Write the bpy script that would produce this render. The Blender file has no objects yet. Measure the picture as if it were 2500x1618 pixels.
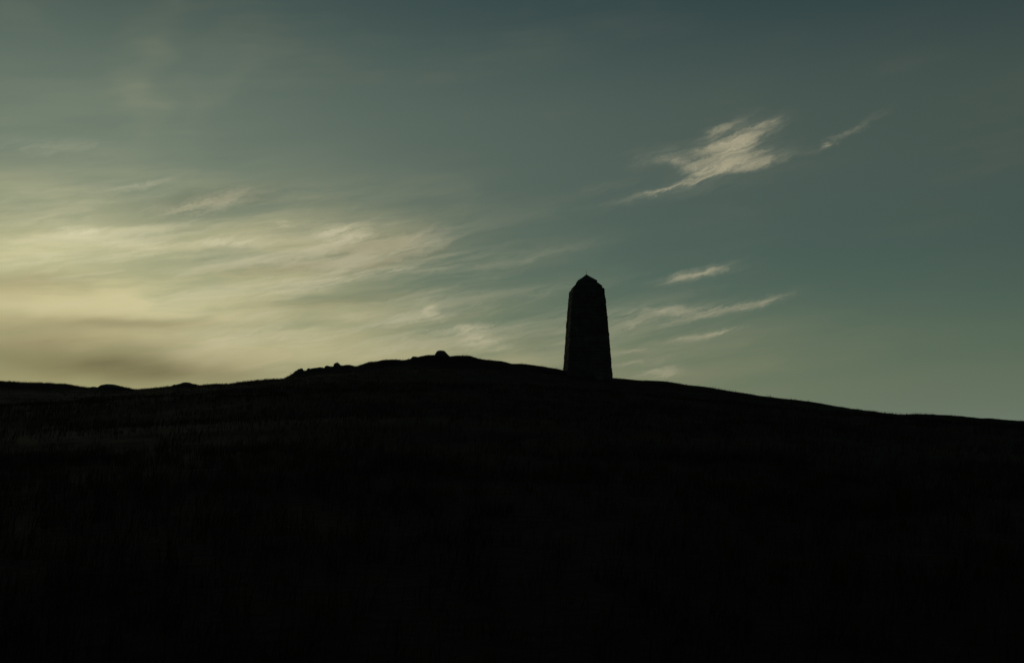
import bpy, bmesh, math, random
import numpy as np
from mathutils import Vector, Matrix, noise as mnoise

random.seed(7)
rng = np.random.default_rng(11)
R = math.radians
scene = bpy.context.scene
COL = scene.collection

# ------------------------------------------------------------------ camera
cam_data = bpy.data.cameras.new('camera')
cam = bpy.data.objects.new('camera', cam_data)
COL.objects.link(cam)
cam_data.sensor_width = 36.0
cam_data.lens = 36.07
cam_data.clip_start = 0.05
cam_data.clip_end = 30000
cam.location = (0, 0, 0)                      # eye height is z = 0
cam.rotation_euler = (R(90 + 5.5), 0, 0)
scene.camera = cam

# ------------------------------------------------------------------ light
SUN_AZ, SUN_EL = -24.0, 7.5                   # degrees: left of the view axis, low over the ridge
scene.view_settings.view_transform = 'Standard'
scene.view_settings.look = 'None'
scene.view_settings.gamma = 1.0
scene.view_settings.use_curve_mapping = False
scene.view_settings.exposure = 0.06

SKY_TINT = (0.280, 0.405, 0.348)
sun_dir = Vector((math.sin(R(SUN_AZ)) * math.cos(R(SUN_EL)), math.cos(R(SUN_AZ)) * math.cos(R(SUN_EL)), math.sin(R(SUN_EL))))
sd = bpy.data.lights.new('sun', 'SUN')
sd.energy = 0.05                              # veiled, about to set
sd.angle = R(12)
sd.color = (1.0, 0.86, 0.62)
so = bpy.data.objects.new('sun', sd)
COL.objects.link(so)
so.rotation_euler = (-sun_dir).to_track_quat('-Z', 'Y').to_euler()

world = bpy.data.worlds.new('World')
scene.world = world
world.use_nodes = True
world.cycles.sampling_method = 'MANUAL'
world.cycles.sample_map_resolution = 512
scene.cycles.max_bounces = 1
scene.cycles.diffuse_bounces = 1
scene.cycles.adaptive_threshold = 0.02
NT = world.node_tree
NT.nodes.clear()
N = NT.nodes.new
L = NT.links.new


def sock(node, i, v):
    if hasattr(v, 'is_output') or isinstance(v, bpy.types.NodeSocket):
        L(v, node.inputs[i])
    else:
        node.inputs[i].default_value = v


def M(op, a, b=None, c=None, clamp=False):
    n = N('ShaderNodeMath'); n.operation = op; n.use_clamp = clamp
    sock(n, 0, a)
    if b is not None: sock(n, 1, b)
    if c is not None: sock(n, 2, c)
    return n.outputs[0]


def VM(op, a, b=None, out=0):
    n = N('ShaderNodeVectorMath'); n.operation = op
    sock(n, 0, a)
    if b is not None:
        if op == 'SCALE': sock(n, 3, b)
        else: sock(n, 1, b)
    return n.outputs[out]


def smooth(x, lo, hi, a=0.0, b=1.0):
    n = N('ShaderNodeMapRange'); n.interpolation_type = 'SMOOTHSTEP'
    sock(n, 0, x); n.inputs[1].default_value = lo; n.inputs[2].default_value = hi
    n.inputs[3].default_value = a; n.inputs[4].default_value = b
    return n.outputs[0]


def noise3(vec, scale, detail=6, rough=0.55, dist=0.0, color=False):
    n = N('ShaderNodeTexNoise'); n.noise_dimensions = '2D'
    L(vec, n.inputs['Vector'])
    n.inputs['Scale'].default_value = scale
    n.inputs['Detail'].default_value = detail
    n.inputs['Roughness'].default_value = rough
    n.inputs['Distortion'].default_value = dist
    return n.outputs['Color' if color else 'Fac']


def mapping(vec, loc=(0, 0, 0), rot=0.0, scale=(1, 1, 1)):
    """turn the sky, then stretch it: features run along the direction -rot"""
    n = N('ShaderNodeVectorRotate'); n.rotation_type = 'Z_AXIS'
    L(vec, n.inputs['Vector']); n.inputs['Angle'].default_value = rot
    return VM('ADD', VM('MULTIPLY', n.outputs[0], scale), loc)


def rgbmix(f, a, b, mode='MIX'):
    n = N('ShaderNodeMix'); n.data_type = 'RGBA'; n.blend_type = mode
    sock(n, 0, f)
    for i, v in ((6, a), (7, b)):
        if isinstance(v, tuple): n.inputs[i].default_value = (*v, 1)
        else: L(v, n.inputs[i])
    return n.outputs[2]


tc = N('ShaderNodeTexCoord')
DIR = VM('NORMALIZE', tc.outputs['Generated'])
sx = N('ShaderNodeSeparateXYZ'); L(DIR, sx.inputs[0])
AZ = M('MULTIPLY', M('ARCTAN2', sx.outputs[0], sx.outputs[1]), 180 / math.pi)
EL = M('MULTIPLY', M('ARCSINE', sx.outputs[2]), 180 / math.pi)
cx = N('ShaderNodeCombineXYZ'); L(AZ, cx.inputs[0]); L(EL, cx.inputs[1])
cx.inputs[2].default_value = 1.0
P = cx.outputs[0]                             # sky position in degrees (azimuth, elevation)

# ragged edges: every cloud is looked up through a slow and a fine warp
w1 = VM('SUBTRACT', noise3(mapping(P, rot=R(-14), scale=(0.25, 0.7, 1)), 0.8, 2, 0.55, color=True), (0.5, 0.5, 0.5))
w2 = VM('SUBTRACT', noise3(mapping(P, rot=R(-18), scale=(0.6, 1.6, 1)), 1.5, 4, 0.65, color=True), (0.5, 0.5, 0.5))
PW = VM('ADD', P, VM('ADD', VM('MULTIPLY', w1, (1.5, 0.6, 0)), VM('MULTIPLY', w2, (1.6, 0.42, 0))))

# fibres of ice cloud, drawn out along the wind
fib = noise3(mapping(PW, rot=R(-17), scale=(0.20, 2.0, 1)), 1.0, 6, 0.66)
fib2 = noise3(mapping(PW, loc=(31, 7, 2), rot=R(-26), scale=(0.42, 3.4, 1)), 1.2, 5, 0.66)
PS = VM('ADD', P, VM('MULTIPLY', w1, (2.2, 0.38, 0)))
streak = noise3(mapping(PS, loc=(5, 3, 9), rot=R(-6), scale=(0.075, 0.62, 1)), 1.0, 5, 0.56)
fan = noise3(mapping(PS, loc=(17, 41, 3), rot=R(-11), scale=(0.085, 1.0, 1)), 1.0, 6, 0.57)
blot = noise3(mapping(PW, loc=(11, 23, 5), scale=(0.10, 0.22, 1)), 1.0, 3, 0.5)

WISPS = [   # azimuth, elevation, length, breadth (degrees), tilt, weight
    (11.6, 15.45, 1.7, 0.55, 24, 0.62), (13.2, 15.75, 1.5, 0.42, 20, 0.72), (12.3, 14.85, 1.9, 0.55, 14, 0.75), (14.0, 16.3, 0.9, 0.25, 18, 0.5),
    (13.7, 14.45, 1.4, 0.32, 14, 0.95), (11.3, 14.15, 1.6, 0.28, 12, 0.75), (12.0, 16.35, 1.2, 0.30, 20, 0.45),
    (9.6, 13.55, 1.5, 0.27, 16, 0.85), (7.8, 13.0, 1.5, 0.18, 12, 0.42), (9.6, 14.55, 0.9, 0.30, -14, 0.55), (8.2, 15.0, 1.4, 0.40, 10, 0.28),
    (4.42, 13.28, 2.06, 0.23, 12, 0.14), (17.28, 15.05, 0.30, 0.12, 14, 0.75), (16.2, 14.72, 1.2, 0.12, 14, 0.20),
    (18.7, 15.75, 1.4, 0.15, 25, 0.45),
    (11.07, 8.70, 1.5, 0.25, 10, 0.62), (9.6, 8.33, 1.6, 0.25, 8, 0.42),
    (13.89, 6.98, 1.1, 0.19, 19, 0.8), (11.25, 6.54, 2.2, 0.30, 5, 0.65), (8.01, 6.56, 2.9, 0.26, 2, 0.52),
    (7.09, 5.89, 2.6, 0.26, 4, 0.38), (11.89, 5.32, 0.9, 0.15, 16, 0.6), (10.00, 4.99, 1.8, 0.18, 8, 0.5),
    (8.18, 3.11, 1.2, 0.23, 10, 0.75), (6.73, 3.62, 1.60, 0.18, 5, 0.5), (6.62, 4.26, 1.8, 0.20, 5, 0.5),
    (-1.49, 5.02, 1.60, 0.64, -12, 0.7), (-2.76, 5.59, 1.14, 0.32, 6, 0.6), (0.23, 5.82, 0.91, 0.23, 12, 0.25),
    (-4.48, 6.71, 0.64, 0.37, -30, 0.6), (-5.96, 6.36, 2.06, 0.37, 6, 0.35),
    (-5.31, 10.45, 1.37, 0.59, 20, 0.3), (-7.14, 9.74, 2.97, 0.69, 18, 0.3),
    (-9.6, 10.75, 2.3, 0.6, 2, 0.75), (-12.78, 11.08, 0.50, 0.21, 0, 0.4), (-15.59, 10.07, 2.52, 0.21, 3, 0.6),
    (-19.79, 9.67, 2.06, 0.21, 2, 0.3), (-20.20, 12.74, 1.9, 0.22, 16, 0.30), (-15.8, 12.5, 1.9, 0.32, 18, 0.28),
    (-17.98, 11.72, 2.97, 0.37, 12, 0.35), (-9.61, 8.29, 2.06, 0.23, 7, 0.5), (-12.48, 7.58, 2.74, 0.23, 5, 0.35),
    (-23.23, 10.19, 1.37, 0.46, -5, 0.45), (-14.17, 4.98, 3.43, 0.50, 3, 0.35), (-7.97, 4.29, 3.66, 0.32, 3, 0.35),
    (1.85, 9.81, 2.74, 0.32, 12, 0.18), (1.15, 7.65, 3.66, 0.32, 8, 0.18), (9.00, 13.05, 6.86, 0.37, 8, 0.10),
    (-24.5, 14.33, 2.2, 0.41, 4, 0.20),
]
BANKS = [   # thicker, browner bars of cloud in front of the glow
    (-20.5, 5.65, 4.0, 0.36, 1, 0.30), (-24.0, 5.2, 5.0, 0.7, 0, 0.18), (-22.0, 3.9, 7.5, 1.1, -2, 0.24), (-18.5, 3.05, 6.0, 0.7, -2, 0.30),
    (-25.0, 7.4, 3.4, 0.8, 4, 0.36), (-7.13, 9.29, 2.6, 0.35, 15, 0.20), (-17.0, 12.1, 3.4, 0.5, 13, 0.22),
    (-8.05, 10.05, 3.0, 0.4, 13, 0.20), (-12.51, 8.81, 4.2, 0.3, 6, 0.16), (-10.5, 6.9, 4.2, 0.3, 7, 0.12),
    (-26.0, 3.0, 10.0, 2.6, 0, 0.34),
]


def field(items, vec):
    """sum of soft ellipses; the third coordinate of vec is 1, so one dot product does the affine map"""
    total = None
    for a, e, l, b, t, s in items:
        c, n = math.cos(R(t)), math.sin(R(t))
        p = VM('DOT_PRODUCT', vec, (c / l, n / l, -(a * c + e * n) / l), out=1)
        q = VM('DOT_PRODUCT', vec, (-n / b, c / b, (a * n - e * c) / b), out=1)
        g = M('POWER', math.exp(-1), M('MULTIPLY_ADD', q, q, M('MULTIPLY', p, p)))
        total = M('MULTIPLY_ADD', g, s, 0.0 if total is None else total)
    return total


wisp = field(WISPS, PW)
bank = field(BANKS, VM('ADD', P, VM('MULTIPLY', w1, (3.0, 0.7, 0))))
fibre = M('SUBTRACT', M('ADD', M('MULTIPLY', fib, 1.5), M('MULTIPLY', fib2, 1.1)), 1.3)
# where a cloud is thin only its strongest fibres show, so the edges feather out
cirrus = smooth(M('MULTIPLY_ADD', M('MULTIPLY', fibre, 0.85), M('MINIMUM', M('MULTIPLY', wisp, 2.0), 1.0), wisp), -0.08, 1.6)

# deck of high cloud in front of the low sun, thinning away to the right and upwards
STRENGTH = 0.05
cosang = VM('DOT_PRODUCT', DIR, tuple(sun_dir), out=1)
ang = M('MULTIPLY', M('ARCCOSINE', M('MINIMUM', cosang, 0.99999)), 180 / math.pi)
wide = M('EXPONENT', M('DIVIDE', ang, -25.0))
DECK = [(-25.5, 7.3, 15.0, 4.4, 4, 0.92), (-13.0, 6.8, 8.5, 3.8, 10, 0.42), (-14.0, 3.2, 22.0, 2.6, 0, 0.40),
        (-20.0, 18.5, 3.8, 1.5, 72, 0.12), (-16.5, 18.5, 3.5, 1.4, 66, 0.06), (2.0, 4.0, 14.0, 2.4, 4, 0.22)]
deck = field(DECK, VM('ADD', P, VM('MULTIPLY', w1, (5.0, 1.2, 0))))
lay = M('ADD', M('MULTIPLY', smooth(streak, 0.30, 0.70), 0.6), M('MULTIPLY', smooth(blot, 0.33, 0.67), 0.3))
FAN = [(-21.0, 9.2, 8.0, 3.0, 6, 0.42), (-10.0, 9.0, 5.5, 2.4, 14, 0.52), (-4.0, 8.6, 4.5, 2.0, 12, 0.24), (-8.0, 5.0, 9.0, 1.6, 6, 0.45), (6.0, 5.2, 6.0, 2.0, 8, 0.25)]
fans = M('MULTIPLY', field(FAN, PS), smooth(M('ADD', M('MULTIPLY', fan, 0.7), M('MULTIPLY', fib, 0.3)), 0.42, 0.66))
veil = M('MULTIPLY', deck, M('ADD', 0.40, lay))
high = M('MULTIPLY', M('MULTIPLY', smooth(blot, 0.40, 0.75), smooth(streak, 0.35, 0.75)), 0.05)
# murk low over the horizon
murk = M('MULTIPLY', M('EXPONENT', M('DIVIDE', M('MAXIMUM', EL, 0.0), -4.2)), 0.85)

sky = N('ShaderNodeTexSky'); sky.sky_type = 'NISHITA'
sky.sun_disc = False
sky.sun_elevation = R(SUN_EL)
sky.sun_rotation = R(SUN_AZ)
sky.altitude = 200
sky.air_density = 1.0
sky.dust_density = 0.35
sky.ozone_density = 1.0
# slide film: blue held back, greens kept
base = rgbmix(1.0, sky.outputs[0], SKY_TINT, 'MULTIPLY')

# cloud light: sunlight scattered forward through ice, fading with the angle from the sun
lit = M('ADD', 0.17, M('MULTIPLY', wide, 0.50))
ccol = VM('SCALE', tuple(c / STRENGTH for c in (1.0, 0.92, 0.52)), lit)
wcol = VM('SCALE', tuple(c / STRENGTH for c in (1.0, 0.92, 0.62)), M('MULTIPLY_ADD', lit, 1.16, 0.035))
thin = M('ADD', 0.10, M('MULTIPLY', M('MULTIPLY', smooth(EL, 7.0, 15.0), smooth(EL, 16.5, 24.0, 1.0, 0.0)), 0.42))       # faint overall cirrostratus, greyer overhead
base = rgbmix(thin, base, VM('SCALE', tuple(c / STRENGTH for c in (0.102, 0.130, 0.103)), M('ADD', 0.60, M('MULTIPLY', wide, 1.5))))
c0 = rgbmix(murk, base, tuple(c / STRENGTH for c in (0.150, 0.195, 0.158)))
c1 = rgbmix(M('ADD', veil, high, clamp=True), c0, ccol)
c1 = rgbmix(M('MULTIPLY', fans, 1.0, clamp=True), c1, wcol)
halo = M('MULTIPLY', M('MINIMUM', wisp, 1.0), M('MULTIPLY', smooth(fib, 0.3, 0.7), 0.50))
c2 = rgbmix(M('ADD', M('MULTIPLY', cirrus, 0.60), halo, clamp=True), c1, wcol)
shade = M('SUBTRACT', 1.0, M('MULTIPLY', M('MULTIPLY', bank, M('ADD', 0.35, streak)), 1.0), clamp=True)
warm = rgbmix(M('MULTIPLY', bank, 0.6, clamp=True), (1.0, 1.0, 1.0), (1.0, 0.84, 0.64))
c3 = VM('MULTIPLY', VM('SCALE', c2, M('MAXIMUM', shade, 0.25)), warm)
bg = N('ShaderNodeBackground')
L(c3, bg.inputs[0]); bg.inputs[1].default_value = STRENGTH
wo = N('ShaderNodeOutputWorld'); L(bg.outputs[0], wo.inputs[0])


# ------------------------------------------------------------------ helpers
def mesh_obj(name, verts, faces, mat, parent=None, smooth_shade=False):
    me = bpy.data.meshes.new(name)
    me.from_pydata(verts, [], faces)
    me.update()
    me.materials.append(mat)
    if smooth_shade:
        me.polygons.foreach_set('use_smooth', [True] * len(me.polygons))
    o = bpy.data.objects.new(name, me)
    COL.objects.link(o)
    if parent: o.parent = parent
    return o


def tag(o, label=None, category=None, group=None, kind=None):
    if label: o['label'] = label
    if category: o['category'] = category
    if group: o['group'] = group
    if kind: o['kind'] = kind
    return o


def vnoise(x, y, wl, seed):
    """smooth value noise in metres, wavelength wl, range -1..1"""
    r = np.random.default_rng(seed).uniform(-1, 1, (256, 256))
    u, v = x / wl + 1000.0, y / wl + 1000.0
    i, j = np.floor(u).astype(int), np.floor(v).astype(int)
    fu, fv = u - i, v - j
    fu = fu * fu * (3 - 2 * fu); fv = fv * fv * (3 - 2 * fv)
    a, b = r[i % 256, j % 256], r[(i + 1) % 256, j % 256]
    c, d = r[i % 256, (j + 1) % 256], r[(i + 1) % 256, (j + 1) % 256]
    return (a * (1 - fu) + b * fu) * (1 - fv) + (c * (1 - fu) + d * fu) * fv


def material(name, c_lo, c_hi, scale, rough=0.9, bump=0.4, bump_scale=None, spec=0.2, third=None):
    m = bpy.data.materials.new(name); m.use_nodes = True
    nt = m.node_tree; b = nt.nodes['Principled BSDF']
    t = nt.nodes.new('ShaderNodeTexCoord')
    n1 = nt.nodes.new('ShaderNodeTexNoise'); n1.inputs['Scale'].default_value = scale
    n1.inputs['Detail'].default_value = 8; n1.inputs['Roughness'].default_value = 0.62
    nt.links.new(t.outputs['Object'], n1.inputs['Vector'])
    cr = nt.nodes.new('ShaderNodeValToRGB')
    cr.color_ramp.elements[0].position = 0.34; cr.color_ramp.elements[0].color = (*c_lo, 1)
    cr.color_ramp.elements[1].position = 0.68; cr.color_ramp.elements[1].color = (*c_hi, 1)
    if third:
        e = cr.color_ramp.elements.new(0.52); e.color = (*third, 1)
    nt.links.new(n1.outputs['Fac'], cr.inputs[0])
    nt.links.new(cr.outputs[0], b.inputs['Base Color'])
    n2 = nt.nodes.new('ShaderNodeTexNoise'); n2.inputs['Scale'].default_value = bump_scale or scale * 6
    n2.inputs['Detail'].default_value = 8
    nt.links.new(t.outputs['Object'], n2.inputs['Vector'])
    bp = nt.nodes.new('ShaderNodeBump'); bp.inputs['Strength'].default_value = bump
    bp.inputs['Distance'].default_value = 0.05
    nt.links.new(n2.outputs['Fac'], bp.inputs['Height'])
    nt.links.new(bp.outputs[0], b.inputs['Normal'])
    b.inputs['Roughness'].default_value = rough
    b.inputs['Specular IOR Level'].default_value = spec
    return m


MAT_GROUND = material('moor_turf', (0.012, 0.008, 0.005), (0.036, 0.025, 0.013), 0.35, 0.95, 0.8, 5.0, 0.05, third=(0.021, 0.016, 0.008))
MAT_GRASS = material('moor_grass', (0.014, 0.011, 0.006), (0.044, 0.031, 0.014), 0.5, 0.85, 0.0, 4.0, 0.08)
MAT_ROCK = material('weathered_rock', (0.030, 0.030, 0.028), (0.085, 0.080, 0.070), 2.2, 0.9, 0.6, 14, 0.15)
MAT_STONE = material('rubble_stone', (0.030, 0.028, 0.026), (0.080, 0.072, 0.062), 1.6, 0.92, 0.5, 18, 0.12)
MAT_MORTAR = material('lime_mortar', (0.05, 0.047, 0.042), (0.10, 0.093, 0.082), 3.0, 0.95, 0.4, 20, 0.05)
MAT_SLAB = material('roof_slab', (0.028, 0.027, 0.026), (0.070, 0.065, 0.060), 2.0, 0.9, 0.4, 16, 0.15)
MAT_IRON = material('rusty_iron', (0.03, 0.02, 0.015), (0.08, 0.04, 0.025), 8.0, 0.7, 0.2, 40, 0.3)

# ------------------------------------------------------------------ ground
# crest of the hill: east-west position and height above the eye, metres
CREST = np.array([(-44.66, 4.06), (-40.87, 3.88), (-36.62, 3.72), (-35.83, 3.67), (-34.90, 3.49), (-33.97, 3.36), (-33.03, 3.32), (-32.67, 3.39), (-31.94, 3.49), (-31.34, 3.42), (-30.83, 3.32), (-30.35, 3.20), (-29.78, 3.22), (-28.88, 3.28), (-27.94, 3.36), (-27.00, 3.47), (-26.29, 3.59), (-25.31, 3.62), (-24.57, 3.54), (-23.93, 3.61), (-23.46, 3.66), (-22.78, 3.59), (-21.87, 3.63), (-21.30, 3.77), (-20.46, 3.82), (-19.83, 3.90), (-18.89, 3.97), (-18.15, 3.94), (-17.52, 3.95), (-17.33, 4.14), (-17.03, 4.39), (-16.57, 4.54), (-16.02, 4.63), (-15.58, 4.69), (-14.79, 4.74), (-14.42, 4.82), (-13.83, 4.94), (-13.15, 4.98), (-12.36, 4.90), (-12.03, 4.89), (-11.65, 4.99), (-10.97, 5.21), (-10.29, 5.27), (-9.71, 5.35), (-8.94, 5.37), (-8.35, 5.30), (-7.77, 5.39), (-7.19, 5.55), (-6.24, 5.67), (-5.70, 5.65), (-4.62, 5.54), (-4.05, 5.61), (-3.20, 5.57), (-2.64, 5.37), (-1.72, 5.19), (-0.78, 5.11), (-0.03, 4.92), (0.88, 4.88), (1.79, 4.76), (2.89, 4.58), (3.74, 4.43), (4.82, 4.23), (6.15, 3.95), (7.25, 3.79), (8.19, 3.75), (9.57, 3.63), (11.09, 3.56), (12.58, 3.31), (13.83, 3.14), (15.20, 2.92), (16.45, 2.69), (17.71, 2.47), (19.58, 2.23), (21.11, 2.06), (22.11, 1.90), (23.39, 1.66), (25.18, 1.40), (26.20, 1.15), (26.71, 1.02), (27.62, 1.02), (27.90, 1.08), (28.95, 1.14), (30.40, 1.14), (31.87, 1.09), (34.00, 0.92), (37.63, 0.67), (42.33, 0.31), (60, -1.4), (90, -5.0), (160, -14.0)])
CREST = np.vstack([[(-200, 2.0), (-110, 3.0), (-70, 3.9)], CREST])
EYE = 1.65
_fx = np.linspace(-200, 160, 7201)
_fz = np.interp(_fx, CREST[:, 0], CREST[:, 1])
_k = np.exp(-0.5 * (np.arange(-360, 361) * 0.05 / 5.0) ** 2); _k /= _k.sum()
_fs = np.convolve(np.pad(_fz, 360, mode='edge'), _k, 'valid')


def crest_y(x):
    return 78 + 4 * np.sin(0.055 * np.clip(x, -60, 60) + 3.6)


def ground_z(x, y, rough=True):
    x = np.asarray(x, float); y = np.asarray(y, float)
    D = crest_y(x)
    fine = np.interp(x, _fx, _fz); soft = np.interp(x, _fx, _fs)
    w = np.exp(-((y - D) / 2.6) ** 2)
    zc = soft - 0.30 + (fine - soft + 0.30) * w
    t = np.clip(y / D, 0, None) ** 1.22
    up = -EYE + (zc + EYE) * t
    s = 1.22 * (zc + EYE) / D
    d = np.maximum(y - D, 0)
    down = zc + s * d - 0.03 * d * d
    # beyond the brow the hill falls away to low moor
    far_d = np.maximum(d - 16, 0)
    brow = zc + s * 16 - 0.03 * 256
    slope = -(0.06 * 16 - s)
    down = np.where(d > 16, np.maximum(brow + slope * far_d, -45 + 0.0 * d), down)
    z = np.where(y <= D, up, down)
    # behind the eye the slope eases off
    z = np.where(y < 0, -EYE + 0.05 * np.maximum(y, -400), z)
    mid = np.clip(1 - ((y - 40) / 38) ** 2, 0, 1)
    z = z + mid * (0.22 * vnoise(x, y, 11, 1) + 0.14 * vnoise(x, y, 4.3, 2))
    far = np.clip((np.hypot(x, y) - 120) / 300, 0, 1)
    z = z + far * (6 * vnoise(x, y, 180, 3) + 12 * vnoise(x, y, 620, 4))
    if rough:
        near = np.clip(1 - (np.hypot(x, y - 40) - 70) / 30, 0, 1)
        hummock = 0.045 * vnoise(x, y, 1.3, 5) + 0.030 * vnoise(x, y, 0.55, 6)
        rocky = np.exp(-((x + 11) / 6.5) ** 2) * np.exp(-((y - D) / 3.0) ** 2)
        hummock = hummock * (1.25 + 0.5 * (x > 5)) + rocky * 0.075 * (0.5 - np.abs(vnoise(x, y, 0.7, 9)))
        z = z + near * hummock * (0.6 + 0.5 * vnoise(x, y, 9, 8))
    return z


def gaxis(lo, hi, step, out_lo, out_hi):
    core = np.arange(lo, hi + step / 2, step)
    def grow(lim):
        v, st = [], step
        tot = 0.0
        while tot < lim:
            st = min(st * 1.16, 260); tot += st; v.append(tot)
        return np.array(v)
    return np.concatenate([(lo - grow(out_lo))[::-1], core, hi + grow(out_hi)])


GX = gaxis(-52, 50, 0.2, 9000, 9000)
GY = gaxis(2, 100, 0.22, 4000, 12000)
XX, YY = np.meshgrid(GX, GY)
ZZ = ground_z(XX, YY)
nx, ny = len(GX), len(GY)
verts = np.stack([XX, YY, ZZ], -1).reshape(-1, 3)
idx = np.arange(nx * ny).reshape(ny, nx)
quads = np.stack([idx[:-1, :-1], idx[:-1, 1:], idx[1:, 1:], idx[1:, :-1]], -1).reshape(-1, 4)


def fast_mesh(name, verts, faces, mat, smooth_shade=False):
    me = bpy.data.meshes.new(name)
    n, k = faces.shape
    me.vertices.add(len(verts)); me.vertices.foreach_set('co', verts.astype(np.float32).ravel())
    me.loops.add(n * k); me.loops.foreach_set('vertex_index', faces.astype(np.int32).ravel())
    me.polygons.add(n)
    me.polygons.foreach_set('loop_start', np.arange(0, n * k, k, dtype=np.int32))
    me.polygons.foreach_set('loop_total', np.full(n, k, np.int32))
    me.update(calc_edges=True); me.validate()
    if smooth_shade: me.polygons.foreach_set('use_smooth', np.ones(n, bool))
    me.materials.append(mat)
    o = bpy.data.objects.new(name, me); COL.objects.link(o)
    return o


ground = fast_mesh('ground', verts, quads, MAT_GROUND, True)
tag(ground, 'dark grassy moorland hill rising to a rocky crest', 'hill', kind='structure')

# ------------------------------------------------------------------ monument
TX, TY = 5.42, 74.0
TZ = float(ground_z(TX, TY, False))
PX = 0.02984                                   # metres per unit of the surveyed profile
Z0 = 3.712                                     # height of the profile's zero
TH = R(4)
KS = math.cos(TH) + math.sin(TH)
PROF = [(-30, 58.5), (0, 56.6), (20, 55.6), (74, 52.0), (120, 48.8), (164, 45.2), (197, 42.0), (214, 40.4)]


def half(z):                                   # half side of the square shaft at height z
    h = [(Z0 + a * PX, b * PX / KS) for a, b in PROF]
    return float(np.interp(z, [a for a, _ in h], [b for _, b in h]))


mon = bpy.data.objects.new('stone_monument', None); COL.objects.link(mon)
BASE = TZ - 0.55
mon.location = (TX, TY, TZ); mon.rotation_euler = (0, 0, TH)
tag(mon, 'tall square tapering stone monument with a stepped pointed top, standing on the hill crest', 'monument')


def zl(z): return z - TZ                       # world height to monument height


ZTOP = Z0 + 214 * PX
# core of mortared rubble, seen in the joints
levels = np.linspace(BASE, ZTOP - 0.02, 14)
cv, cf = [], []
for z in levels:
    h = half(z) - 0.055
    for a, b in ((-1, -1), (1, -1), (1, 1), (-1, 1)):
        cv.append((a * h, b * h, zl(z)))
for i in range(len(levels) - 1):
    for k in range(4):
        cf.append((i * 4 + k, i * 4 + (k + 1) % 4, (i + 1) * 4 + (k + 1) % 4, (i + 1) * 4 + k))
cf.append((3, 2, 1, 0)); n4 = (len(levels) - 1) * 4; cf.append((n4, n4 + 1, n4 + 2, n4 + 3))
mesh_obj('shaft_core', cv, cf, MAT_MORTAR, mon)

# courses of rough stone, one mesh each
courses = [BASE]
while courses[-1] < ZTOP - 0.55:
    courses.append(courses[-1] + random.choice((0.24, 0.30, 0.34, 0.40, 0.46)) * random.uniform(0.9, 1.1))
courses.append(ZTOP)
rest_v, rest_f = [], []
for ci in range(len(courses) - 1):
    z0, z1 = courses[ci] + 0.008, courses[ci + 1] - 0.008
    if z1 - z0 > 0.62: pass
    for f in range(4):
        ang_f = f * math.pi / 2                # 0 front (towards -y), 1 right, 2 back, 3 left
        ca, sa = math.cos(ang_f), math.sin(ang_f)
        long_face = (ci + f) % 2 == 0
        n = random.choice((3, 4, 4, 5))
        cuts = [0.0]
        for k in range(n): cuts.append(cuts[-1] + random.uniform(0.45, 1.6))
        cuts = [-1 + 2 * c / cuts[-1] for c in cuts]
        for k in range(n):
            out = random.uniform(-0.012, 0.030)
            def pt(s, z, depth, end):
                h = half(z)
                xx = s * (h + (0.004 if long_face else -0.03) * (abs(s) > 0.999)) + end
                yy = -(h + depth)
                return (xx * ca - yy * sa, xx * sa + yy * ca, zl(z))
            s0, s1 = cuts[k], cuts[k + 1]
            e0 = 0.0 if k == 0 else 0.008
            e1 = 0.0 if k == n - 1 else -0.008
            jz = [random.uniform(-0.022, 0.014), random.uniform(-0.022, 0.014), random.uniform(-0.014, 0.022), random.uniform(-0.014, 0.022)]
            V = [pt(s0, z0 + jz[0], -0.16, e0), pt(s1, z0 + jz[1], -0.16, e1), pt(s1, z1 + jz[2], -0.16, e1), pt(s0, z1 + jz[3], -0.16, e0),
                 pt(s0, z0 + jz[0], out - 0.025, e0), pt(s1, z0 + jz[1], out - 0.025, e1), pt(s1, z1 + jz[2], out - 0.025, e1), pt(s0, z1 + jz[3], out - 0.025, e0)]
            c = 0.028
            for (s, e, z, dz) in ((s0, e0 + c, z0, c), (s1, e1 - c, z0, c), (s1, e1 - c, z1, -c), (s0, e0 + c, z1, -c)):
                V.append(pt(s, z + dz + random.uniform(-0.012, 0.012), out + random.uniform(-0.008, 0.01), e + random.uniform(-0.012, 0.012)))
            F = [(8, 9, 10, 11), (4, 5, 9, 8), (5, 6, 10, 9), (6, 7, 11, 10), (7, 4, 8, 11),
                 (0, 1, 5, 4), (1, 2, 6, 5), (2, 3, 7, 6), (3, 0, 4, 7)]
            if f == 2:                         # the far side, out of sight
                b0 = len(rest_v); rest_v += V; rest_f += [tuple(i + b0 for i in q) for q in F]
            else:
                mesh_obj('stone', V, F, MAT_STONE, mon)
tag(mesh_obj('back_stonework', rest_v, rest_f, MAT_STONE, mon), kind='stuff')


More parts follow.
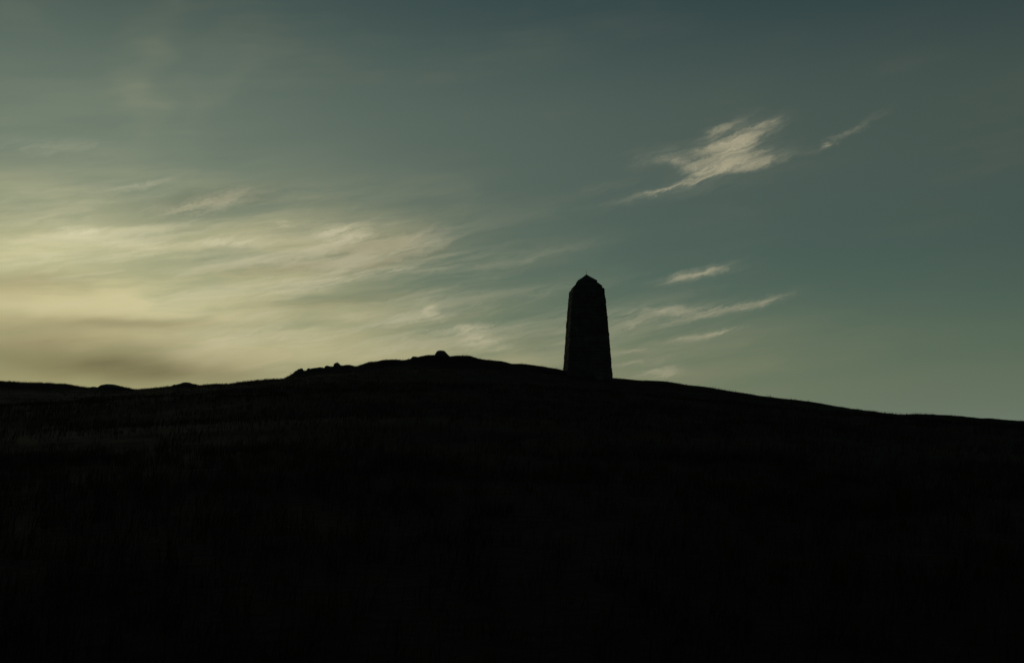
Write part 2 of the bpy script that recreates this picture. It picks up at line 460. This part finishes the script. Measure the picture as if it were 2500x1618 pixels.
def tier(name, rings, mat, seed):
    """a square slab or pyramid from (height, half side) rings, edges roughened"""
    nseg = 7
    vs, fs = [], []
    rr = random.Random(seed)
    for zi, (z, h) in enumerate(rings):
        for k in range(4):
            a = ((-1, -1), (1, -1), (1, 1), (-1, 1))[k]; b = ((1, -1), (1, 1), (-1, 1), (-1, -1))[k]
            for q in range(nseg):
                t = q / nseg
                j = 0.012 if h > 0.1 else 0.0
                vs.append(((a[0] + (b[0] - a[0]) * t) * h + rr.uniform(-j, j), (a[1] + (b[1] - a[1]) * t) * h + rr.uniform(-j, j), zl(z) + rr.uniform(-j, j) * 0.7))
    m = 4 * nseg
    for i in range(len(rings) - 1):
        for k in range(m):
            fs.append((i * m + k, i * m + (k + 1) % m, (i + 1) * m + (k + 1) % m, (i + 1) * m + k))
    fs.append(tuple(range(m))[::-1]); fs.append(tuple(range((len(rings) - 1) * m, len(rings) * m)))
    return mesh_obj(name, vs, fs, mat, mon)


def zp(a): return Z0 + a * PX
def hp(b): return b * PX / KS


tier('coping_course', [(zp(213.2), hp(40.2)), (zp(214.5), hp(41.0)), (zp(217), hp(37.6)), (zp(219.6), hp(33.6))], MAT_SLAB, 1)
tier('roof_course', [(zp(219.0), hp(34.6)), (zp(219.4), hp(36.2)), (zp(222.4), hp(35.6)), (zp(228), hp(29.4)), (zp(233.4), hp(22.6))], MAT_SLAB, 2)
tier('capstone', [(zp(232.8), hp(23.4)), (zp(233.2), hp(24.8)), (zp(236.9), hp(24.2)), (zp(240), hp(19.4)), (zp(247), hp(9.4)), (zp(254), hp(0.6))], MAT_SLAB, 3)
# thin rod on the point
rv, rf = [], []
for i, (z, ox) in enumerate(((253, 0), (259, 0.01), (265, 0.03))):
    for k in range(6):
        r = (0.011, 0.009, 0.005)[i]
        rv.append((r * math.cos(k * math.pi / 3) + ox, r * math.sin(k * math.pi / 3), zl(zp(z))))
for i in range(2):
    for k in range(6): rf.append((i * 6 + k, i * 6 + (k + 1) % 6, (i + 1) * 6 + (k + 1) % 6, (i + 1) * 6 + k))
rf.append(tuple(range(12, 18)))
mesh_obj('lightning_rod', rv, rf, MAT_IRON, mon)


# ------------------------------------------------------------------ rocks on the crest
def rock(label, x, y, top, base, w, depth, seed, flat=1.0, lean=0.0, group='rocks along the crest', name='boulder', box=2.8):
    bm = bmesh.new()
    bmesh.ops.create_icosphere(bm, subdivisions=4, radius=1.0)
    rr = random.Random(seed)
    planes = []
    for _ in range(13):
        n = Vector((rr.uniform(-1, 1), rr.uniform(-1, 1), rr.uniform(-0.5, 1))).normalized()
        planes.append((n, rr.uniform(0.74, 1.02)))
    off = Vector((seed * 3.7, seed * 1.3, 0))
    for v in bm.verts:
        p = v.co.copy()
        p /= (abs(p.x) ** box + abs(p.y) ** box + abs(p.z) ** box) ** (1 / box)   # blocky, not round
        for n, d in planes:                    # split faces, edges left slightly rounded
            e = p.dot(n) - d
            if e > 0: p -= n * e * 0.97
        p *= 1 + 0.10 * mnoise.noise(p * 1.7 + off) + 0.05 * mnoise.noise(p * 4.5 + off) + 0.025 * mnoise.noise(p * 11 + off)
        p.x += lean * p.z
        v.co = p
    zs = [v.co.z for v in bm.verts]; xs = [v.co.x for v in bm.verts]
    zmax, xr = max(zs), (max(xs) - min(xs)) / 2
    xm = (max(xs) + min(xs)) / 2
    hgt = (top - base) / 0.62
    for v in bm.verts:
        v.co.x = (v.co.x - xm) / xr * w / 2
        v.co.y *= depth / 2
        # stretched so that the crown reaches its height and the foot is bedded in the turf
        v.co.z = (v.co.z / zmax) * hgt * (0.62 if v.co.z > 0 else 0.9)
    me = bpy.data.meshes.new(name); bm.to_mesh(me); bm.free()
    me.polygons.foreach_set('use_smooth', [True] * len(me.polygons))
    me.materials.append(MAT_ROCK)
    o = bpy.data.objects.new(name, me); COL.objects.link(o)
    o.location = (x, y, base)
    tag(o, label, 'rock', group)
    return o


rock('rounded boulder on the very summit of the hill, highest point of the crest', -5.29, 77.3, 6.02, 5.60, 1.12, 1.2, 3)
rock('small knob of rock midway between the cliffy outcrop end and the summit boulder', -13.48, 79.1, 5.22, 4.92, 0.58, 0.6, 5)
rock('big blunt rock forming the steep left end of the crest outcrop', -16.55, 79.7, 4.78, 3.75, 1.55, 1.5, 8, box=4.5)
rock('low block at the foot of the blunt rock, leftmost stone of the outcrop', -17.1, 79.9, 4.40, 3.7, 0.62, 0.8, 9, box=4)
rock('narrow upright stone wedged just right of the blunt rock', -15.75, 79.5, 4.80, 4.45, 0.5, 0.6, 10)
rock('small squarish stone just left of the small knob of rock', -14.2, 79.2, 4.97, 4.70, 0.7, 0.7, 11)
rock('wider low rock between the narrow upright stone and the squarish stone', -15.12, 79.4, 4.86, 4.62, 1.35, 1.2, 12)
rock('flat low rock just right of the small knob', -12.62, 78.9, 5.02, 4.80, 1.35, 1.0, 14)
rock('square edged low rock stepping up just left of the summit boulder', -7.40, 77.8, 5.58, 5.34, 0.86, 0.9, 17)
rock('small flat rock at far left of the crest beside the broad hump', -33.44, 81.9, 3.47, 3.25, 0.86, 0.8, 20)
rock('broad humped rock at far left of the crest', -31.95, 81.8, 3.66, 3.30, 2.2, 1.8, 22)
rock('long low rock on the left crest halfway between the hump and the outcrop', -25.75, 81.2, 3.78, 3.50, 1.85, 1.3, 25)
rock('tiny stone beside the left end of the long low rock', -26.73, 81.3, 3.62, 3.44, 0.45, 0.4, 27)
zb = float(ground_z(6.05, 71.9, False))
rock('boulder lying in the grass against the foot of the stone monument', 6.05, 71.9, zb + 0.50, zb + 0.02, 0.72, 0.6, 31, group='boulders')

# ------------------------------------------------------------------ grass
def tufts(xs, ys, blades, hmin, hmax, width, spread):
    n = len(xs) * blades
    bx = np.repeat(xs, blades) + rng.normal(0, spread, n)
    by = np.repeat(ys, blades) + rng.normal(0, spread, n)
    bz = ground_z(bx, by) - 0.02
    hh = rng.uniform(hmin, hmax, n) * np.repeat(rng.uniform(0.55, 1.25, len(xs)), blades)
    th = rng.uniform(0, 2 * math.pi, n)
    lean = rng.uniform(0.1, 0.8, n) * hh
    lx, ly = np.cos(th) * lean + 0.18 * hh, np.sin(th) * lean
    fx, fy = -np.sin(th + rng.uniform(-.7, .7, n)), np.cos(th)
    ww = width * rng.uniform(0.6, 1.3, n)
    v = np.zeros((n, 5, 3))
    b = np.stack([bx, by, bz], -1)
    side = np.stack([fx * ww / 2, fy * ww / 2, 0 * ww], -1)
    midp = b + np.stack([lx * 0.35, ly * 0.35, hh * 0.62], -1)
    tip = b + np.stack([lx, ly, hh], -1)
    v[:, 0] = b - side; v[:, 1] = b + side
    v[:, 2] = midp + side * 0.7; v[:, 3] = midp - side * 0.7
    v[:, 4] = tip
    i = np.arange(n)[:, None] * 5
    tri = np.concatenate([i + np.array([[0, 1, 2]]), i + np.array([[0, 2, 3]]), i + np.array([[3, 2, 4]])], 1).reshape(-1, 3)
    return v.reshape(-1, 3), tri


def scatter(n, y0, y1, x_half, clump, power=1.0):
    y = y0 + (y1 - y0) * rng.random(n) ** power
    x = rng.uniform(-1, 1, n) * (x_half + 0.62 * y)
    keep = rng.random(n) < 0.35 + 0.65 * np.clip(0.5 + vnoise(x, y, clump, 40), 0, 1)
    return x[keep], y[keep]


parts = []
x, y = scatter(9000, 4, 20, 3, 1.6, 0.7); parts.append(tufts(x, y, 11, 0.10, 0.30, 0.008, 0.07))
x, y = scatter(12000, 18, 48, 3, 2.2, 0.7); parts.append(tufts(x, y, 7, 0.10, 0.28, 0.014, 0.12))
x, y = scatter(9000, 45, 80, 3, 3.0, 0.8); parts.append(tufts(x, y, 6, 0.06, 0.18, 0.018, 0.15))
# ragged fringe on the brow: longer to the left of the outcrop, cropped short to the right
x = rng.uniform(-50, -17.4, 2600); y = crest_y(x) + rng.normal(0, 1.4, len(x)); parts.append(tufts(x, y, 6, 0.05, 0.17, 0.014, 0.12))
x = rng.uniform(-17.4, 50, 3200); y = crest_y(x) + rng.normal(0, 1.6, len(x)); parts.append(tufts(x, y, 5, 0.02, 0.07, 0.014, 0.12))
vs, ts, o = [], [], 0
for v, t in parts:
    vs.append(v); ts.append(t + o); o += len(v)
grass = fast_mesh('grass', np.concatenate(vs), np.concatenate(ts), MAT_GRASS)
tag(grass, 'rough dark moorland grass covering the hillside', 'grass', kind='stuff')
